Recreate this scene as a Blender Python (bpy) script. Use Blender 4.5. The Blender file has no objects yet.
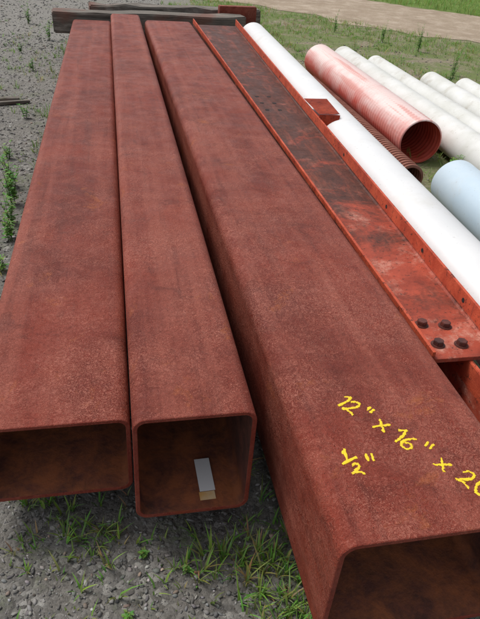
import bpy, bmesh, math, random
import numpy as np
from mathutils import Vector, Matrix
from mathutils import noise as mn
random.seed(7); rng=np.random.default_rng(7)
S=bpy.context.scene; COL=S.collection
# ------------------------------------------------------------ helpers
def mat(name):
    m=bpy.data.materials.new(name); m.use_nodes=True; nt=m.node_tree
    return m,nt,nt.nodes['Principled BSDF']
class N:
    def __init__(s,nt): s.nt=nt
    def new(s,t,**k):
        n=s.nt.nodes.new(t)
        for a,b in k.items(): setattr(n,a,b)
        return n
    def link(s,a,b): s.nt.links.new(a,b)
    def coords(s,rand=False,scale=(1,1,1)):
        tc=s.new('ShaderNodeTexCoord'); mp=s.new('ShaderNodeMapping'); mp.inputs['Scale'].default_value=scale
        s.link(tc.outputs['Object'],mp.inputs['Vector'])
        if rand:
            oi=s.new('ShaderNodeObjectInfo'); vm=s.new('ShaderNodeVectorMath',operation='SCALE')
            vm.inputs[0].default_value=(37,19,11); s.link(oi.outputs['Random'],vm.inputs['Scale']); s.link(vm.outputs[0],mp.inputs['Location'])
        return mp.outputs[0]
    def noise(s,v,scale,detail=4,rough=.55,dist=0,out='Fac'):
        n=s.new('ShaderNodeTexNoise'); n.inputs['Scale'].default_value=scale; n.inputs['Detail'].default_value=detail
        n.inputs['Roughness'].default_value=rough; n.inputs['Distortion'].default_value=dist; s.link(v,n.inputs['Vector']); return n.outputs[out]
    def voro(s,v,scale,feature='F1',out='Distance'):
        n=s.new('ShaderNodeTexVoronoi',feature=feature); n.inputs['Scale'].default_value=scale; s.link(v,n.inputs['Vector']); return n.outputs[out]
    def ramp(s,f,stops):
        r=s.new('ShaderNodeValToRGB'); e=r.color_ramp.elements
        while len(e)<len(stops): e.new(.5)
        for i,(p,c) in enumerate(stops):
            e[i].position=p
            if not hasattr(c,'__len__'): c=(c,c,c)
            e[i].color=(*c,1) if len(c)==3 else c
        s.link(f,r.inputs[0]); return r.outputs[0]
    def mix(s,f,a,b,mode='MIX'):
        m=s.new('ShaderNodeMix',data_type='RGBA',blend_type=mode)
        for i,v in ((0,f),(6,a),(7,b)):
            if isinstance(v,bpy.types.NodeSocket): s.link(v,m.inputs[i])
            elif i==0: m.inputs[0].default_value=v
            else: m.inputs[i].default_value=(*v,1)
        return m.outputs[2]
    def math(s,op,a,b=0,clamp=False):
        m=s.new('ShaderNodeMath',operation=op,use_clamp=clamp)
        for i,v in enumerate((a,b)):
            if isinstance(v,bpy.types.NodeSocket): s.link(v,m.inputs[i])
            else: m.inputs[i].default_value=v
        return m.outputs[0]
    def bump(s,h,strength=.3,dist=.01,normal=None):
        b=s.new('ShaderNodeBump'); b.inputs['Strength'].default_value=strength; b.inputs['Distance'].default_value=dist
        s.link(h,b.inputs['Height'])
        if normal is not None: s.link(normal,b.inputs['Normal'])
        return b.outputs[0]
def obj(name,me,mats=(),loc=(0,0,0),rot=0,parent=None):
    o=bpy.data.objects.new(name,me); COL.objects.link(o); o.location=loc; o.rotation_euler=(0,0,rot)
    for m in mats: me.materials.append(m)
    if parent: o.parent=parent
    return o
def pymesh(name,v,f,mi=None,smooth=None,sharp=None):
    me=bpy.data.meshes.new(name); me.from_pydata([tuple(x) for x in v],[],f); me.update()
    if mi is not None:
        for p,i in zip(me.polygons,mi): p.material_index=i
    if smooth: 
        me.shade_smooth()
        if sharp: me.set_sharp_from_angle(angle=math.radians(sharp))
    return me
# ------------------------------------------------------------ materials
def steel(name,base,dark,light,vein=.75,rough=.5,orange=.5):
    m,nt,b=mat(name); n=N(nt); c=n.coords(True)
    big=n.noise(c,1.9,4,.6,.4)
    st=n.noise(n.coords(True,(11,.40,11)),1.0,4,.62)
    col=n.mix(n.ramp(big,[(.34,0),(.64,1)]),dark,base)
    pale=tuple(x*.74+y*.26 for x,y in zip(base,light))
    col=n.mix(n.ramp(st,[(.47,0),(.66,.8)]),col,pale)
    col=n.mix(n.ramp(n.noise(n.coords(True,(18,.8,18)),1.3,3,.6),[(.3,.5),(.45,0)]),col,tuple(x*.75 for x in dark))
    bl=n.noise(c,8,5,.7,.9); col=n.mix(n.ramp(bl,[(.5,0),(.62,.4)]),col,pale)
    col=n.mix(n.ramp(bl,[(.34,.5),(.44,0)]),col,tuple(x*.75 for x in dark))
    vc=n.noise(c,58,4,.62,2.4); v=n.math('ABSOLUTE',n.math('SUBTRACT',vc,.5))
    vein_f=n.ramp(v,[(0.0,1),(.045,0)])
    msk=n.ramp(n.noise(c,3.4,4,.65,.8),[(.40,0.06),(.62,1)])
    col=n.mix(n.math('MULTIPLY',n.math('MULTIPLY',vein_f,msk),vein),col,light)
    sp=n.ramp(n.voro(c,170),[(.12,1),(.28,0)]); sp=n.math('MULTIPLY',n.math('MULTIPLY',sp,n.ramp(n.noise(c,6,4,.7),[(.46,0.03),(.60,1)])),.75)
    col=n.mix(sp,col,light)
    col=n.mix(n.ramp(n.voro(c,105),[(.06,.9),(.18,0)]),col,tuple(x*.45 for x in dark))
    ob=n.ramp(n.noise(c,5.5,5,.75,.5),[(.61,0),(.70,orange)])
    col=n.mix(ob,col,(.36,.10,.028))
    n.link(col,b.inputs['Base Color'])
    r=n.ramp(n.noise(c,12,4,.6),[(.3,rough-.08),(.7,rough+.16)]); n.link(r,b.inputs['Roughness'])
    b.inputs['Specular IOR Level'].default_value=.26
    h=n.math('ADD',n.noise(c,120,3,.7),n.math('MULTIPLY',v,-3.0))
    b1=n.bump(n.noise(c,2.2,2,.5),.25,.02)
    n.link(n.bump(h,.9,.0026,b1),b.inputs['Normal']); return m
M_tube=steel('red_primer_steel',(.205,.031,.016),(.130,.021,.012),(.44,.165,.115))
M_end=steel('cut_edge_steel',(.26,.043,.025),(.2,.032,.02),(.42,.16,.11),.3)
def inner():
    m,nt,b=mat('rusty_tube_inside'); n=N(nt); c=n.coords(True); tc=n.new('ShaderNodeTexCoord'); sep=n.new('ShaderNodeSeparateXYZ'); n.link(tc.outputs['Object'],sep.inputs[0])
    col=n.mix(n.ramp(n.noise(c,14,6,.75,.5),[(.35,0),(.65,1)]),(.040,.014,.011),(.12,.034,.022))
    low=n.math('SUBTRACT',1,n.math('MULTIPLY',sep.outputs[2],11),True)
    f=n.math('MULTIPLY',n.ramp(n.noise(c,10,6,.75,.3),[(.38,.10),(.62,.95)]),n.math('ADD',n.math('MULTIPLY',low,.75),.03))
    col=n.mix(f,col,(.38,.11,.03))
    n.link(col,b.inputs['Base Color']); b.inputs['Roughness'].default_value=.8
    n.link(n.bump(n.noise(c,90,4,.7),.8,.003),b.inputs['Normal']); return m
M_in=inner()
def channel_mat():
    m,nt,b=mat('weathered_red_beam_steel'); n=N(nt); c=n.coords()
    sep=n.new('ShaderNodeSeparateXYZ'); n.link(c,sep.inputs[0])
    zz=n.math('LESS_THAN',sep.outputs[2],.012)
    red=n.mix(n.ramp(n.noise(c,9,6,.7),[(.35,0),(.65,1)]),(.36,.050,.024),(.56,.10,.045))
    redw=n.mix(n.ramp(n.noise(c,7,6,.75),[(.35,0),(.65,1)]),(.24,.040,.022),(.42,.075,.040))
    red=n.mix(zz,red,redw)
    y=n.math('MULTIPLY',n.math('SUBTRACT',sep.outputs[1],1.4),.55,True)
    a=n.math('ADD',n.noise(c,3.0,7,.75,.5),n.math('MULTIPLY',y,.27))
    f=n.math('MULTIPLY',n.ramp(a,[(.54,0),(.70,.92)]),zz)
    dk=n.mix(n.ramp(n.noise(c,22,7,.8),[(.35,0),(.65,1)]),(.022,.013,.011),(.10,.04,.028))
    dk=n.mix(n.ramp(n.noise(n.coords(False,(9,1.2,9)),2,6,.75),[(.50,0),(.66,.75)]),dk,(.22,.06,.036))
    w=n.ramp(n.noise(c,4.2,6,.72,.4),[(.50,0),(.62,.8)]); w=n.math('MULTIPLY',w,n.ramp(n.noise(c,60,5,.8),[(.4,.2),(.6,1)]))
    red2=n.mix(n.math('MULTIPLY',w,zz),red,(.55,.28,.21))
    col=n.mix(f,red2,dk)
    spk=n.ramp(n.noise(c,42,5,.8),[(.56,0),(.63,.85)]); col=n.mix(spk,col,(.06,.022,.016))
    run=n.ramp(n.noise(n.coords(False,(1,26,2)),1,4,.6),[(.6,0),(.7,.5)]); col=n.mix(run,col,(.12,.035,.025))
    n.link(col,b.inputs['Base Color']); n.link(n.ramp(n.noise(c,8,4,.7),[(.3,.42),(.7,.8)]),b.inputs['Roughness']); b.inputs['Specular IOR Level'].default_value=.3
    n.link(n.bump(n.noise(c,60,6,.75),.7,.003),b.inputs['Normal']); return m
M_ch=channel_mat()
def simple(name,c1,c2,scale=8,rough=.5,bs=.2,spec=.5,dirt=None,bd=.002,dsc=4):
    m,nt,b=mat(name); n=N(nt); c=n.coords(True)
    col=n.mix(n.ramp(n.noise(c,scale,5,.6,.3),[(.35,0),(.65,1)]),c1,c2)
    if dirt: 
        col=n.mix(n.ramp(n.noise(c,dsc,6,.7,.4),[(.54,0),(.7,.65)]),col,dirt)
        col=n.mix(n.ramp(n.noise(c,70,4,.7),[(.64,0),(.72,.8)]),col,tuple(q*.6 for q in dirt))
    n.link(col,b.inputs['Base Color']); b.inputs['Roughness'].default_value=rough; b.inputs['Specular IOR Level'].default_value=spec
    n.link(n.bump(n.noise(c,60,4,.6),bs,bd),b.inputs['Normal']); return m
M_white=simple('white_pipe_coating',(.74,.74,.74),(.68,.685,.69),3,.42,.08,.35,(.56,.54,.49),dsc=1.6)
M_white2=simple('dirty_white_plastic',(.68,.68,.66),(.58,.58,.54),5,.5,.15,.4,(.38,.34,.27))
M_blue=simple('pale_blue_plastic',(.46,.58,.68),(.56,.66,.74),2,.4,.05,.4,(.5,.52,.5))
M_brown=simple('brown_corrugated_plastic',(.22,.075,.05),(.32,.13,.09),9,.6,.3,.3,(.36,.2,.15))
M_bolt=simple('bolt_steel',(.05,.016,.013),(.12,.03,.02),30,.55,.4)
M_yel=simple('yellow_paint_marker',(.85,.60,.01),(.75,.50,.015),60,.6,.2)
M_tag=simple('white_label',(.86,.86,.84),(.82,.82,.80),6,.6,.1)
M_tag2=simple('rust_stained_label',(.80,.45,.14),(.84,.66,.40),14,.6,.1)
M_hole=simple('bolt_hole_dark',(.01,.008,.008),(.015,.01,.01),6,.9,.0)
def pink():
    m,nt,b=mat('sun_faded_red_plastic'); n=N(nt); c=n.coords(); sep=n.new('ShaderNodeSeparateXYZ'); n.link(c,sep.inputs[0])
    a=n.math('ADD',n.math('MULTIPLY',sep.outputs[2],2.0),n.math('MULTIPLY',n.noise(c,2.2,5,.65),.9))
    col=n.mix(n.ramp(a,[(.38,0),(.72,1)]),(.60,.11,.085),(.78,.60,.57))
    st=n.ramp(n.noise(n.coords(False,(14,.6,14)),1,4,.6),[(.52,0),(.6,.6)]); col=n.mix(st,col,(.62,.22,.18))
    n.link(col,b.inputs['Base Color']); b.inputs['Roughness'].default_value=.5; return m
M_pink=pink()
M_pinkin=simple('red_plastic_inside',(.50,.07,.04),(.6,.13,.09),6,.5)
def wood():
    m,nt,b=mat('weathered_timber'); n=N(nt); c=n.coords(True,(1.2,14,14))
    f=n.noise(c,2,7,.7,.6)
    col=n.ramp(f,[(.3,(.03,.025,.02)),(.5,(.14,.12,.10)),(.72,(.32,.29,.25))])
    col=n.mix(n.ramp(n.noise(n.coords(),2.5,4),[(.52,0),(.67,.7)]),col,(.16,.06,.04))
    n.link(col,b.inputs['Base Color']); b.inputs['Roughness'].default_value=.9
    n.link(n.bump(f,.9,.01),b.inputs['Normal']); return m
M_wood=wood()
def ground_mat(kind):
    m,nt,b=mat(kind); n=N(nt); tc=n.new('ShaderNodeTexCoord'); c=tc.outputs['Object']
    sep=n.new('ShaderNodeSeparateXYZ'); n.link(c,sep.inputs[0]); x,y=sep.outputs[0],sep.outputs[1]
    vc=n.new('ShaderNodeTexVoronoi'); vc.inputs['Scale'].default_value=62; n.link(c,vc.inputs['Vector'])
    sc=n.new('ShaderNodeSeparateColor'); n.link(vc.outputs['Color'],sc.inputs[0])
    if kind=='gravel_ground':
        stone=n.ramp(sc.outputs[0],[(0,(.07,.068,.064)),(.45,(.15,.145,.137)),(.8,(.22,.212,.20)),(1,(.38,.37,.345))])
        fine=n.ramp(n.noise(c,160,4,.75),[(.35,(.06,.055,.048)),(.65,(.22,.205,.185))])
        col=n.mix(n.ramp(n.noise(c,6,4,.6),[(.42,.2),(.6,.85)]),stone,fine)
        col=n.mix(n.ramp(n.noise(c,1.1,4,.6),[(.35,.0),(.7,.5)]),col,(.20,.185,.16))
        col=n.mix(n.math('MULTIPLY',n.ramp(n.noise(c,2.7,5,.75),[(.52,0),(.64,.55)]),n.ramp(n.noise(c,40,4,.7),[(.4,0),(.55,1)])),col,(.10,.14,.045))
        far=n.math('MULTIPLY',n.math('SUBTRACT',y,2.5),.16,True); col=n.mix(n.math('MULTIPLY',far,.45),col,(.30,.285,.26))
        d=n.math('ADD',x,n.math('MULTIPLY',n.math('SUBTRACT',n.noise(c,1.2,5,.65),.5),2.0))
        rm=n.ramp(n.math('MULTIPLY',n.math('SUBTRACT',d,.9),.8,True),[(0,0),(1,.92)])
        soil=n.mix(n.ramp(n.noise(c,30,5,.7),[(.35,0),(.65,1)]),(.16,.13,.085),(.34,.29,.21))
        soil=n.mix(n.ramp(n.noise(c,2.4,5,.7,.3),[(.40,0),(.56,.85)]),soil,n.mix(n.noise(c,45,4,.7),(.07,.11,.022),(.18,.24,.06)))
        col=n.mix(rm,col,soil)
        s=n.math('ADD',n.math('MULTIPLY',n.math('SUBTRACT',x,2.44),.739),n.math('MULTIPLY',n.math('SUBTRACT',y,12.46),.674))
        gm=n.math('MULTIPLY',n.math('SUBTRACT',n.math('ADD',s,n.noise(c,.8,4)),3.6),2,True)
        col=n.mix(gm,col,n.mix(n.ramp(n.noise(c,5,6,.7),[(.35,0),(.65,1)]),(.08,.14,.025),(.18,.25,.06)))
    else:
        col=n.ramp(n.noise(c,1.5,7,.65),[(.3,(.33,.255,.185)),(.7,(.46,.37,.28))])
        col=n.mix(n.ramp(n.noise(c,60,5,.75),[(.4,0),(.65,.7)]),col,(.22,.17,.12))
        trk=n.ramp(n.noise(n.coords(),3,5,.7),[(.48,0),(.66,.5)]); col=n.mix(trk,col,(.54,.45,.36))
        col=n.mix(n.ramp(n.noise(c,4.5,6,.8),[(.58,0),(.68,.5)]),col,(.16,.17,.08))
    n.link(col,b.inputs['Base Color']); b.inputs['Roughness'].default_value=.95; b.inputs['Specular IOR Level'].default_value=.2
    h=n.math('ADD',n.math('MULTIPLY',vc.outputs['Distance'],-.8),n.noise(c,90,4,.7))
    n.link(n.bump(h,.8,.010),b.inputs['Normal']); return m
def attr_mat(name,rough=.9,trans=0,spec=.2,noise=0):
    m,nt,b=mat(name); n=N(nt); a=n.new('ShaderNodeVertexColor',layer_name='Col'); col=a.outputs[0]
    if noise:
        c=n.coords(); col=n.mix(n.ramp(n.noise(c,noise,3,.7),[(.35,0),(.7,.45)]),col,(.26,.25,.23))
    n.link(col,b.inputs['Base Color']); b.inputs['Roughness'].default_value=rough; b.inputs['Specular IOR Level'].default_value=spec
    if trans:
        out=nt.nodes['Material Output']; t=n.new('ShaderNodeBsdfTranslucent'); n.link(col,t.inputs[0]); ms=n.new('ShaderNodeMixShader'); ms.inputs[0].default_value=trans
        n.link(b.outputs[0],ms.inputs[1]); n.link(t.outputs[0],ms.inputs[2]); n.link(ms.outputs[0],out.inputs[0])
    return m
M_peb=attr_mat('gravel_stone',.9,0,.2,170); M_grass=attr_mat('grass_blade',.55,.35,.35)
# ------------------------------------------------------------ ground
g=[-150,-60,-25,-10,-5,-2,0,2,4,6,8,10,14,20,30,60,120,250]
V=[(a,c,0) for c in g for a in g]; k=len(g)
F=[(j*k+i,j*k+i+1,(j+1)*k+i+1,(j+1)*k+i) for j in range(k-1) for i in range(k-1)]
obj('ground',pymesh('ground',V,F),[ground_mat('gravel_ground')])
nrm=Vector((.739,.674)); tg=Vector((.674,-.739)); P0=Vector((2.44,12.46)); V=[];F=[]
ts=np.concatenate([np.linspace(-60,-12,20),np.linspace(-11.7,14,140),np.linspace(15,90,25)])
for i,t in enumerate(ts):
    e0=.18*math.sin(t*1.7)+.12*math.sin(t*4.3+1)+random.uniform(-.07,.07)-.1; e1=3.4+.15*math.sin(t*1.3+2)+random.uniform(-.1,.1)
    for e in (e0,1.2,2.3,e1):
        p=P0+tg*t+nrm*e; V.append((p.x,p.y,.005))
    if i:
        for q in range(3): a=(i-1)*4+q; F.append((a,a+4,a+5,a+1)[::-1])
me=pymesh('dirt_road',V,F); me.flip_normals() if me.polygons[0].normal.z<0 else None
obj('dirt_road',me,[ground_mat('dirt_road_surface')])
# ------------------------------------------------------------ rectangular tubes
def rr(w,h,r,off,seg=9):
    r2=max(r-off,.006); pts=[]; x0,x1,z0,z1=off,w-off,off,h-off
    for cx,cz,a0 in ((x1-r2,z0+r2,-90),(x1-r2,z1-r2,0),(x0+r2,z1-r2,90),(x0+r2,z0+r2,180)):
        A=[math.radians(a0+90*i/seg) for i in range(seg+1)]
        d0=(-math.sin(A[0]),math.cos(A[0])); d1=(-math.sin(A[-1]),math.cos(A[-1]))
        arc=[(cx+r2*math.cos(a),cz+r2*math.sin(a)) for a in A]
        pts.append((arc[0][0]-d0[0]*.004,arc[0][1]-d0[1]*.004)); pts+=arc; pts.append((arc[-1][0]+d1[0]*.004,arc[-1][1]+d1[1]*.004))
    return pts
def tube(x0,y0,yaw,w,L,top,h,r=.034,t=.012):
    rings=[]; b=.0018
    seq=[(0,b),(b,0),(t-b*.7,0),(t,b)]
    prof=[(0,L-b)]+[(0,L*q) for q in (.75,.5,.25)]+seq+[(t,L*q) for q in (.25,.5,.75)]+[(t,L-b),(t-b,L),(b,L)]
    V=[];F=[];mi=[]
    for off,y in prof: rings.append([(x,y,z) for x,z in rr(w,h,r,off)])
    k=len(rings[0]); R=len(rings)
    for rg in rings: V+=rg
    for i in range(R):
        j=(i+1)%R; o1,y1=prof[i]; o2,y2=prof[j]; m=0
        if (o1>=t and o2>=t): m=1
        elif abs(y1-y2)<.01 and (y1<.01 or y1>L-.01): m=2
        for q in range(k):
            F.append((i*k+q,i*k+(q+1)%k,j*k+(q+1)%k,j*k+q)); mi.append(m)
    me=pymesh('tube_body',V,F,mi,True,35)
    bm=bmesh.new(); bm.from_mesh(me); bmesh.ops.recalc_face_normals(bm,faces=bm.faces); bm.to_mesh(me); bm.free()
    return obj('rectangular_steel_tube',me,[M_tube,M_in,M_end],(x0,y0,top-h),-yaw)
left=tube(-.407,1.135,.0014,.4064,6.1,.3923,.2722)
mid=tube(.003,1.030,0,.305,6.07,.485,.364)
big=tube(.389,.638,-.0074,.479,6.12,.487,.3635,r=.04,t=.013)
# ---- yellow hand-painted size on big tube
def cr(p,n=7):
    if len(p)<3: return [tuple(np.array(p[0])+(np.array(p[1])-np.array(p[0]))*q/4) for q in range(5)]
    P=[p[0]]+p+[p[-1]]; o=[]
    for i in range(1,len(P)-2):
        for k in range(n):
            t=k/n; a,b_,c,d=[np.array(q) for q in P[i-1:i+3]]
            o.append(tuple(.5*((2*b_)+(c-a)*t+(2*a-5*b_+4*c-d)*t*t+(3*b_-a-3*c+d)*t**3)))
    o.append(p[-1]); return o
GL={'1':(.3,[[(-.08,.72),(.18,1.0)],[(.18,1.0),(.22,.5),(.14,0)]]),
 '2':(.75,[[(.05,.75),(.2,1.0),(.48,.98),(.50,.68),(.3,.35),(0,.02)],[(0,.02),(.3,.12),(.7,.0)]]),
 '6':(.7,[[(.5,1.0),(.2,.75),(.02,.35),(.12,.03),(.42,.0),(.56,.25),(.4,.47),(.1,.33)]]),
 '0':(.75,[[(.4,1.0),(.1,.8),(.0,.4),(.15,.03),(.45,.05),(.6,.45),(.52,.85),(.33,1.04)]]),
 'x':(.75,[[(.0,.72),(.3,.4),(.6,.05)],[(.58,.75),(.3,.4),(.02,.0)]]),
 '"':(.5,[[(.05,1.1),(.06,.72)],[(.28,1.12),(.3,.74)]]),
 'h':(.85,[[(.02,.85),(.12,1.1)],[(.12,1.1),(.12,.55)],[(-.08,.38),(.5,.72)],[(.25,.32),(.4,.42),(.5,.28),(.3,.05),(.18,-.05)],[(.18,-.05),(.4,.02),(.62,-.04)]]),
 ' ':(.2,[])}
cu=bpy.data.curves.new('mark','CURVE'); cu.dimensions='3D'; cu.bevel_depth=.0038; cu.bevel_resolution=2; cu.use_fill_caps=True
rs=random.Random(3)
def write(txt,ox,oy,ang,h):
    dx,dy=math.cos(ang),math.sin(ang); ux,uy=-dy,dx; pen=0
    for ch in txt:
        w,ss=GL[ch]; a0=rs.uniform(-.16,.16); sc=rs.uniform(.9,1.15); oy_=rs.uniform(-.1,.1)
        for s in ss:
            pts=cr(s); sp=cu.splines.new('POLY'); sp.points.add(len(pts)-1)
            for i,(a,b_) in enumerate(pts):
                a,b_=(a*math.cos(a0)-b_*math.sin(a0))*sc,(a*math.sin(a0)+b_*math.cos(a0))*sc+oy_
                a+=rs.uniform(-.025,.025); b_+=rs.uniform(-.025,.025)
                X=ox+(pen+a)*h*dx+b_*h*ux; Y=oy+(pen+a)*h*dy+b_*h*uy
                sp.points[i].co=(X,Y,0,1); sp.points[i].radius=rs.uniform(.5,1.3)
        pen+=w+.12
write('12" x 16" x 20"',.508,1.030,math.atan2(-.27,.195),.048)
write('h"',.462,.815,math.atan2(-.02,.08),.054)
tmp=bpy.data.objects.new('tmp',cu); COL.objects.link(tmp)
dg=bpy.context.evaluated_depsgraph_get(); me=bpy.data.meshes.new_from_object(tmp.evaluated_get(dg)); bpy.data.objects.remove(tmp)
me.name='painted_size_marking'
for v in me.vertices: v.co.z=.487+.0003+v.co.z*.18
o=obj('painted_size_marking',me,[M_yel]); o.parent=big
bpy.context.view_layer.update(); o.matrix_parent_inverse=big.matrix_world.inverted()
def slab(name,x0,x1,y0,y1,z0,z1,m,bev=.003,parent=None,rot=None,jit=0,cuts=0):
    bm=bmesh.new(); bmesh.ops.create_cube(bm,size=1)
    for v in bm.verts: v.co=Vector(((v.co.x)*(x1-x0),(v.co.y)*(y1-y0),(v.co.z)*(z1-z0)))
    if cuts: bmesh.ops.subdivide_edges(bm,edges=[e for e in bm.edges if e.calc_length()>.5*max(x1-x0,y1-y0)],cuts=cuts,use_grid_fill=True)
    if jit:
        for v in bm.verts: v.co+=Vector([random.uniform(-jit,jit) for _ in range(3)])
    bmesh.ops.bevel(bm,geom=[e for e in bm.edges if len(e.link_faces)==2 and e.calc_face_angle(0)>.8],offset=bev,segments=2,affect='EDGES')
    me=bpy.data.meshes.new(name); bm.to_mesh(me); bm.free()
    o=obj(name,me,[m],((x0+x1)/2,(y0+y1)/2,(z0+z1)/2))
    if rot: o.rotation_euler=rot
    if parent:
        o.parent=parent; bpy.context.view_layer.update(); o.matrix_parent_inverse=parent.matrix_world.inverted()
    return o
def empty(name):
    e=bpy.data.objects.new(name,None); COL.objects.link(e); return e
tag=empty('paper_label')
slab('label_sheet',.180,.224,1.088,1.20,.1380,.1388,M_tag,.0003,tag,(math.radians(4),0,.03))
slab('label_stained_edge',.179,.223,1.058,1.086,.1345,.1353,M_tag2,.0003,tag,(0,0,.02))
# ------------------------------------------------------------ red channel beam (tapered width)
ch=empty('steel_channel_beam'); Y0,Y1=1.25,7.05
def xl(y): return .890-.016*(y-Y0)/(Y1-Y0)
def xr(y): return 1.118+.235*(y-Y0)/(Y1-Y0)
ZB=.405; ZW=.42; ZT=.487; T=.010; ZL=.448
def chan():
    V=[];F=[]; ys=np.linspace(Y0,Y1,14)
    for y in ys:
        a,b_=xl(y),xr(y); zl=ZL+.03*(y-Y0)/(Y1-Y0)
        prof=[(a,ZB),(b_,ZB),(b_,ZT),(b_-T,ZT),(b_-T,ZW+.006),(b_-T-.006,ZW),(a+T+.006,ZW),(a+T,ZW+.006),(a+T,zl),(a,zl)]
        V+=[(x,y,z-ZW) for x,z in prof]
    k=10
    for i in range(len(ys)-1):
        for q in range(k): F.append((i*k+q,i*k+(q+1)%k,(i+1)*k+(q+1)%k,(i+1)*k+q))
    for base in (0,(len(ys)-1)*k):
        for f in ((0,1,5,6),(1,2,3,4),(1,4,5),(0,6,7),(0,7,8,9)): F.append(tuple(base+i for i in f))
    me=pymesh('channel_section',V,F)
    bm=bmesh.new(); bm.from_mesh(me); bmesh.ops.recalc_face_normals(bm,faces=bm.faces); bmesh.ops.bevel(bm,geom=[e for e in bm.edges if len(e.link_faces)==2 and e.calc_face_angle(0)>1.2],offset=.0012,segments=1,affect='EDGES'); bm.to_mesh(me); bm.free()
    obj('channel_section',me,[M_ch],(0,0,ZW),parent=ch)
chan()
def cyl(name,x,y,z0,z1,r,m,seg=20,axis='Z',parent=None,hexa=False):
    bm=bmesh.new(); bmesh.ops.create_cone(bm,cap_ends=True,segments=6 if hexa else seg,radius1=r,radius2=r*.96,depth=abs(z1-z0))
    bmesh.ops.bevel(bm,geom=[e for e in bm.edges],offset=r*.1,segments=2,affect='EDGES')
    me=bpy.data.meshes.new(name); bm.to_mesh(me); bm.free(); o=obj(name,me,[m],parent=parent)
    if axis=='Z': o.location=(x,y,(z0+z1)/2)
    else: o.location=((z0+z1)/2,x,y); o.rotation_euler=(0,math.pi/2,0)
    return o
for i,(x,y) in enumerate([(.940,1.425),(1.015,1.41),(.945,1.318),(1.020,1.31)]):
    cyl(f'bolt_washer_{i}',x,y,ZW-.001,ZW+.004,.023,M_bolt,parent=ch)
    h=cyl(f'bolt_head_{i}',x,y,ZW+.003,ZW+.018,.0175,M_bolt,parent=ch,hexa=True); h.rotation_euler=(0,0,random.random())
i=0
for yy in (3.84,4.0,4.16):
    for xx in (.975,1.06):
        cyl(f'bolt_hole_{i}',xx,yy,ZW-.004,ZW+.0012,.017,M_hole,parent=ch); i+=1
for j,yy in enumerate((1.50,1.85,2.25,2.9,4.6,5.3)):
    x=xr(yy)-T; cyl(f'flange_hole_{j}',yy,.456,x-.0012,x+.003,.009,M_hole,parent=ch,axis='X')
def prism(name,V,th,parent):
    bm=bmesh.new(); vs=[bm.verts.new(v) for v in V]; f=bm.faces.new(vs); bmesh.ops.solidify(bm,geom=[f],thickness=th); bmesh.ops.recalc_face_normals(bm,faces=bm.faces)
    me=bpy.data.meshes.new(name); bm.to_mesh(me); bm.free(); return obj(name,me,[M_ch],parent=parent)
prism('splice_top_plate',[(1.20,3.80,.508),(1.335,3.74,.524),(1.310,3.40,.524),(1.200,3.46,.508)],.008,ch)
prism('splice_web_plate',[(1.201,3.452,.505),(1.310,3.392,.521),(1.302,3.386,.455),(1.201,3.445,.430)],.008,ch)
slab('lower_flange_plate',.905,1.20,.95,6.9,.20,.225,M_ch,.003,ch)
slab('lower_web_plate',1.02,1.035,1.1,6.8,.226,.404,M_ch,.002,ch)
# ------------------------------------------------------------ pipes
def lathe(name,p0,p1,prof_o,prof_i,mats,seg=48):
    p0=Vector(p0);p1=Vector(p1); ax=(p1-p0).normalized()
    prof=prof_o+prof_i[::-1]; V=[];F=[];mi=[]
    q=Vector((0,1,0)).rotation_difference(ax); no=len(prof_o)
    for (t,r) in prof:
        for s in range(seg):
            a=2*math.pi*s/seg; V.append((r*math.cos(a),t,r*math.sin(a)))
    R=len(prof)
    for i in range(R):
        j=(i+1)%R
        for s in range(seg):
            F.append((i*seg+s,i*seg+(s+1)%seg,j*seg+(s+1)%seg,j*seg+s)); mi.append(1 if (i>=no and j>=no) else 0)
    me=pymesh(name,V,F,mi,True,50)
    bm=bmesh.new(); bm.from_mesh(me); bmesh.ops.recalc_face_normals(bm,faces=bm.faces); bm.to_mesh(me); bm.free()
    o=obj(name,me,mats,p0); o.rotation_mode='QUATERNION'; o.rotation_quaternion=q; return o
def plain(name,p0,p1,r,t,m,m2=None,bell=False):
    L=(Vector(p1)-Vector(p0)).length
    po=[(0,r-.003),(.004,r)]+([(.14,r),(.17,r-.012)] if bell else [])+[(L*.5,r-(.012 if bell else 0)),(L-.004,r-(.012 if bell else 0)),(L,r-.003-(.012 if bell else 0))]
    rb=r-(.012 if bell else 0)
    return lathe(name,p0,p1,po,[(0,r-t),(.15,r-t) if bell else (.1,rb-t),(.18,rb-t),(L,rb-t)],[m,m2 or m])
def corr(name,p0,p1,r,t,m,m2,pitch,amp):
    L=(Vector(p1)-Vector(p0)).length; po=[];pi=[]; n=int(L/pitch)
    for i in range(n):
        y=i*pitch
        for dy,rr_ in ((0,0),(.15,1),(.5,1),(.65,0)): po.append((y+dy*pitch,r-amp+amp*rr_)); pi.append((y+dy*pitch,r-amp-t+amp*.6*rr_))
    return lathe(name,p0,p1,po,pi,[m,m2],seg=40)
plain('white_pipe',(1.268,1.15,.362),(1.495,6.80,.362),.142,.012,M_white)
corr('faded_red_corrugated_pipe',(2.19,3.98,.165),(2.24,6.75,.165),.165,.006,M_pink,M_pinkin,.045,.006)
corr('brown_corrugated_pipe',(1.885,3.45,.095),(1.90,5.9,.095),.095,.005,M_brown,M_brown,.038,.013)
plain('white_pipe',(2.52,2.9,.14),(2.62,7.0,.14),.14,.01,M_white2,bell=True)
plain('white_pipe',(2.84,3.4,.12),(2.92,6.75,.12),.12,.01,M_white2,bell=True)
plain('white_pipe',(3.14,4.0,.115),(3.24,6.0,.115),.115,.01,M_white2)
plain('white_pipe',(3.44,4.3,.11),(3.52,5.8,.11),.11,.01,M_white2)
plain('pale_blue_pipe',(2.00,1.9,.15),(2.08,3.25,.15),.15,.012,M_blue)
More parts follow.
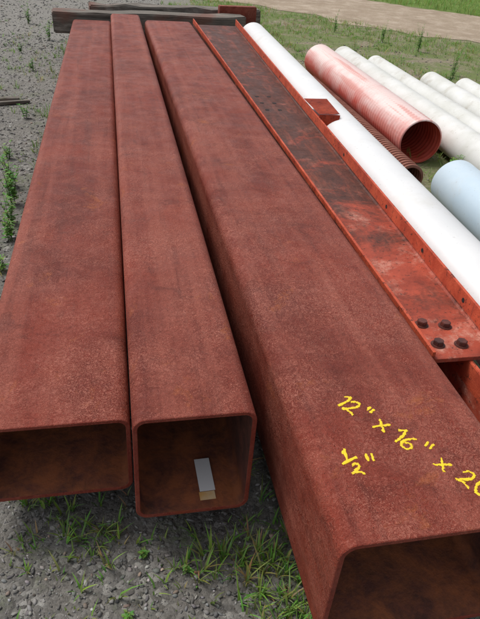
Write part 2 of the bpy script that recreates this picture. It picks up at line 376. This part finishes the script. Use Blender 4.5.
# ------------------------------------------------------------ timbers
tb=empty('timber_beam')
slab('upper_timber',-.62,1.55,7.42,7.70,.235,.445,M_wood,.012,tb,(0,0,.07),.010,9)
slab('lower_timber',-.45,1.75,7.45,7.71,.0,.23,M_wood,.012,tb,(0,0,.05),.010,9)
slab('back_timber',-.25,1.85,7.95,8.2,.0,.46,M_wood,.014,tb,(0,0,.10),.012,9)
slab('rusty_steel_offcut',1.28,1.74,7.80,7.90,.0,.52,M_tube,.006,None,(0,0,.08),0,0)
for k,(yy,xa,xb) in enumerate(((2.3,-.42,1.5),(6.5,-.44,1.75))):
    t2=empty('timber_sleeper'); slab('sleeper_body',xa,xb,yy,yy+.2,.0,.1185,M_wood,.008,t2,None,.0,0)
    slab('packing_block',.90,1.62,yy+.01,yy+.19,.119,.1985,M_wood,.006,t2)
slab('wooden_stick',-1.0,-.70,5.36,5.41,.005,.03,M_wood,.004,None,(0,0,.35),.003,3)
slab('wooden_stick',-1.05,-.80,5.47,5.53,.005,.025,M_wood,.004,None,(0,0,.2),.003,3)
# ------------------------------------------------------------ gravel stones (angular crushed rock)
ico=bmesh.new(); bmesh.ops.create_icosphere(ico,subdivisions=1,radius=1); IV=np.array([v.co[:] for v in ico.verts]); IF=np.array([[v.index for v in f.verts] for f in ico.faces]); ico.free()
def pebbles(P,r,cols,name):
    n=len(P); k=len(IV)
    A=rng.normal(size=(n,3,3)); Q,_=np.linalg.qr(A)
    sc=np.stack([rng.uniform(.8,1.5,n),rng.uniform(.5,1.0,n),rng.uniform(.35,.75,n)],1)
    jit=1+rng.uniform(-.38,.38,(n,k,1))
    V=(IV[None]*jit*sc[:,None,:]); V=np.einsum('nkj,nij->nki',V,Q)*r[:,None,None]
    V[:,:,2]*=.65; V=V+P[:,None,:]; V=V.reshape(-1,3)
    F=(IF[None]+np.arange(n)[:,None,None]*k).reshape(-1,3)
    me=bpy.data.meshes.new(name); me.vertices.add(len(V)); me.vertices.foreach_set('co',V.ravel())
    me.loops.add(F.size); me.loops.foreach_set('vertex_index',F.ravel().astype(np.int32)); me.polygons.add(len(F)); me.polygons.foreach_set('loop_start',(np.arange(len(F))*3).astype(np.int32)); me.update(calc_edges=True)
    ca=me.color_attributes.new('Col','FLOAT_COLOR','POINT'); c=np.concatenate([np.repeat(cols,k,0),np.ones((n*k,1))],1); ca.data.foreach_set('color',c.ravel())
    return obj(name,me,[M_peb])
def reg(n,x0,x1,y0,y1,ra,rb,pw=1.0):
    x=rng.uniform(x0,x1,n); y=y0+(y1-y0)*rng.uniform(0,1,n)**pw; r=ra+(rb-ra)*rng.uniform(0,1,n)**4
    return np.stack([x,y,r*.2],1),r
R=[reg(19000,-.75,1.1,.45,1.6,.0018,.0095),reg(17000,-1.9,-.3,1.3,8.5,.004,.014,1.5),reg(3500,-2.4,.9,7.6,13,.008,.022),reg(4000,.9,4.5,1.5,9,.004,.016)]
P=np.concatenate([a for a,_ in R]); r=np.concatenate([b for _,b in R])
gv=rng.choice([.06,.10,.15,.20,.28,.42],len(P),p=[.2,.25,.25,.16,.10,.04])*rng.uniform(.8,1.2,len(P))
cols=gv[:,None]*(np.array([1,.97,.93])+rng.uniform(-.06,.06,(len(P),3)))
cols[rng.uniform(0,1,len(P))<.05]*=np.array([1.1,.85,.7])
pebbles(P,r,cols,'gravel')
# ------------------------------------------------------------ grass
def blades(name,tufts):
    V=[];F=[];C=[]
    for (x,y,n,h,sp,c) in tufts:
        for _ in range(n):
            a=random.uniform(0,6.283); d=sp*random.random(); bx,by=x+d*math.cos(a),y+d*math.sin(a)
            a2=a+random.uniform(-.8,.8); L=h*random.uniform(.45,1.1); w=random.uniform(.0014,.0030)*(1+L*3); lean=random.uniform(.25,1.0)
            px,py=-math.sin(a2)*w,math.cos(a2)*w; k=len(V); col=[q*random.uniform(.7,1.35) for q in c]
            for s,ww in ((0,1),(.35,.9),(.7,.6)):
                o=L*lean*s*s; z=L*s*(1-.35*lean*s)-.003
                X,Y=bx+o*math.cos(a2),by+o*math.sin(a2); V+=[(X-px*ww,Y-py*ww,z),(X+px*ww,Y+py*ww,z)]; C+=[col,col]
            V.append((bx+L*lean*math.cos(a2),by+L*lean*math.sin(a2),L*(1-.35*lean))); C.append([q*1.2 for q in col])
            F+=[(k,k+1,k+3,k+2),(k+2,k+3,k+5,k+4),(k+4,k+5,k+6)]
    me=pymesh(name,V,F,smooth=True); ca=me.color_attributes.new('Col','FLOAT_COLOR','POINT')
    ca.data.foreach_set('color',np.concatenate([np.array(C),np.ones((len(C),1))],1).ravel()); return obj(name,me,[M_grass])
G1=(.15,.28,.05);G2=(.23,.35,.08);G3=(.34,.31,.13)
T=[]
def pick(): return random.choice((G1,G1,G2,G2,G3))
for cx,cy,s,n in ((.42,.80,.10,44),(.30,.93,.11,34),(.36,.98,.12,34),(.22,.98,.09,16),(.38,.70,.10,18),(-.16,1.12,.09,20),(-.05,1.06,.07,12),(-.30,1.2,.1,16),(.10,.92,.1,9),(-.15,.9,.15,7),(.5,.72,.06,12),(.34,1.25,.05,10),(.30,.80,.10,18),(-.25,1.02,.1,8)):
    for _ in range(n):
        T.append((random.gauss(cx,s*.6),random.gauss(cy,s*.5),random.randint(3,7),random.uniform(.03,.085),.012,pick()))
for _ in range(120): T.append((random.uniform(-.7,.5),random.uniform(.6,1.3),2,random.uniform(.015,.04),.01,pick()))
for _ in range(1000): 
    y=random.uniform(1.5,9.5); x=-.42-random.random()**1.9*(.25+.16*y)
    if mn.noise(Vector((x*2,y*1.5,1)))<-.1: continue
    T.append((x,y,random.randint(3,8),random.uniform(.02,.085),.03,pick()))
for _ in range(14000):
    x=random.uniform(1.45,7.5); y=random.uniform(2.0,13.5); s=.739*(x-2.44)+.674*(y-12.46)
    if s>-.02: continue
    d=mn.noise(Vector((x*1.1,y*1.1,3)))+.5*mn.noise(Vector((x*3,y*3,7)))+(.35 if s>-1.6 else 0)
    if d<random.uniform(-.25,.2): continue
    T.append((x,y,random.randint(3,6),random.uniform(.03,.10)*(1.8 if random.random()<.03 else 1),.04,pick()))
for _ in range(1500):
    x=random.uniform(.9,2.4); y=random.uniform(8.4,11.9)
    T.append((x,y,5,random.uniform(.03,.10),.05,pick()))
blades('grass',T)
T=[]
for _ in range(7000):
    t=random.uniform(-6,14); s=3.35+abs(random.gauss(0,3)); p=P0+tg*t+nrm*s
    T.append((p.x,p.y,5,random.uniform(.08,.2),.09,random.choice((G1,G2,G2,(.2,.3,.07)))))
blades('roadside_grass',T)
def weed(x,y,h,nst=4,leaf=.03,col=(.14,.28,.055)):
    V=[];F=[];C=[]
    for s in range(nst):
        a=random.uniform(0,6.283); ln=random.uniform(.05,.35); H=h*random.uniform(.6,1)
        pts=[Vector((x+ln*H*t*t*math.cos(a)+.01*math.cos(a),y+ln*H*t*t*math.sin(a)+.01*math.sin(a),H*t)) for t in np.linspace(0,1,7)]
        for i in range(6):
            k=len(V); w=.0022*(1-i/8)
            for p in (pts[i],pts[i+1]):
                for q in range(3): V.append(p+Vector((w*math.cos(q*2.1),w*math.sin(q*2.1),0))); C.append([c*.8 for c in col])
            F+=[(k,k+1,k+4,k+3),(k+1,k+2,k+5,k+4),(k+2,k,k+3,k+5)]
        for i in range(int(H/leaf*2.4)+4):
            t=random.uniform(.15,1); p=Vector((x+ln*H*t*t*math.cos(a),y+ln*H*t*t*math.sin(a),H*t)); b_=random.uniform(0,6.28); L=leaf*random.uniform(.6,1.3)*(1.25-.6*t)
            d=Vector((math.cos(b_),math.sin(b_),random.uniform(0,.7))).normalized(); sd=d.cross(Vector((0,0,1))).normalized()*L*.22; k=len(V); cc=[c*random.uniform(.75,1.4) for c in col]
            V+=[p,p+d*L*.4+sd,p+d*L*.4-sd,p+d*L*.45-Vector((0,0,L*.04)),p+d*L*.8+sd*.7-Vector((0,0,L*.08)),p+d*L*.8-sd*.7-Vector((0,0,L*.08)),p+d*L-Vector((0,0,L*.2))]; C+=[cc]*7
            F+=[(k,k+1,k+3),(k,k+3,k+2),(k+1,k+4,k+3),(k+3,k+5,k+2),(k+4,k+6,k+3),(k+3,k+6,k+5)]
    me=pymesh('weed_plant',V,F,smooth=True); ca=me.color_attributes.new('Col','FLOAT_COLOR','POINT')
    ca.data.foreach_set('color',np.concatenate([np.array(C),np.ones((len(C),1))],1).ravel()); return obj('weed_plant',me,[M_grass])
for q in ((-.60,3.35,.28,8),(-.64,3.62,.22,7),(-.56,2.9,.15,6),(-.58,3.1,.18,5),(-.72,4.1,.12,5),(-.60,2.35,.12,5),(-.57,2.6,.1,4),(-.70,5.0,.14,5),(-1.1,9.3,.3,6),(-.75,8.2,.24,6),(-.8,6.6,.14,5),(-1.0,7.4,.16,5),(2.0,3.75,.12,4),(2.28,3.6,.2,6),(2.34,3.72,.16,5),(1.72,3.9,.15,5),(3.0,7.6,.25,6),(4.2,8.3,.4,6),(3.4,9.6,.35,6),(5.0,7.7,.35,5),(3.7,6.4,.3,5),(3.9,8.9,.3,6),(4.0,6.9,.3,5),
          (.13,.93,.03,4),(-.03,.83,.025,4),(.02,1.0,.03,5),(.43,.86,.05,5)):
    weed(*q,leaf=.016 if q[2]<.07 else .035)
# ------------------------------------------------------------ light
W=bpy.data.worlds.new("World"); S.world=W; W.use_nodes=True; nt=W.node_tree; bg=nt.nodes['Background']
sky=nt.nodes.new('ShaderNodeTexSky'); sky.sky_type='NISHITA'; sky.sun_disc=False
el,az=math.radians(60),math.radians(-55)
sky.sun_elevation=el; sky.sun_rotation=az; sky.dust_density=3; sky.ozone_density=1
hs=nt.nodes.new('ShaderNodeHueSaturation'); hs.inputs['Saturation'].default_value=.3
nt.links.new(sky.outputs[0],hs.inputs['Color']); nt.links.new(hs.outputs[0],bg.inputs[0]); bg.inputs[1].default_value=.15
sl=bpy.data.lights.new('sun','SUN'); sl.energy=2.2; sl.angle=math.radians(18); sl.color=(1,.965,.91)
so=bpy.data.objects.new('sun',sl); COL.objects.link(so)
d=Vector((math.sin(az)*math.cos(el),math.cos(az)*math.cos(el),math.sin(el))); so.rotation_euler=d.to_track_quat('Z','Y').to_euler()
# ------------------------------------------------------------ camera
p,y,r,H=.5912,.2303,.0801,1.4982
fw=Vector((math.sin(y)*math.cos(p),math.cos(y)*math.cos(p),-math.sin(p))); rt=Vector((math.cos(y),-math.sin(y),0)); up=rt.cross(fw)
A=rt*math.cos(r)+up*math.sin(r); B=-rt*math.sin(r)+up*math.cos(r)
cam=bpy.data.cameras.new('camera'); co=bpy.data.objects.new('camera',cam); COL.objects.link(co)
co.matrix_world=Matrix(((A.x,B.x,-fw.x,0),(A.y,B.y,-fw.y,0),(A.z,B.z,-fw.z,H),(0,0,0,1)))
cam.sensor_fit='VERTICAL'; cam.sensor_height=36; cam.lens=596/619*36; cam.clip_end=1000; cam.clip_start=.02
S.camera=co
S.view_settings.view_transform='Standard'; S.view_settings.look='None'; S.view_settings.exposure=0
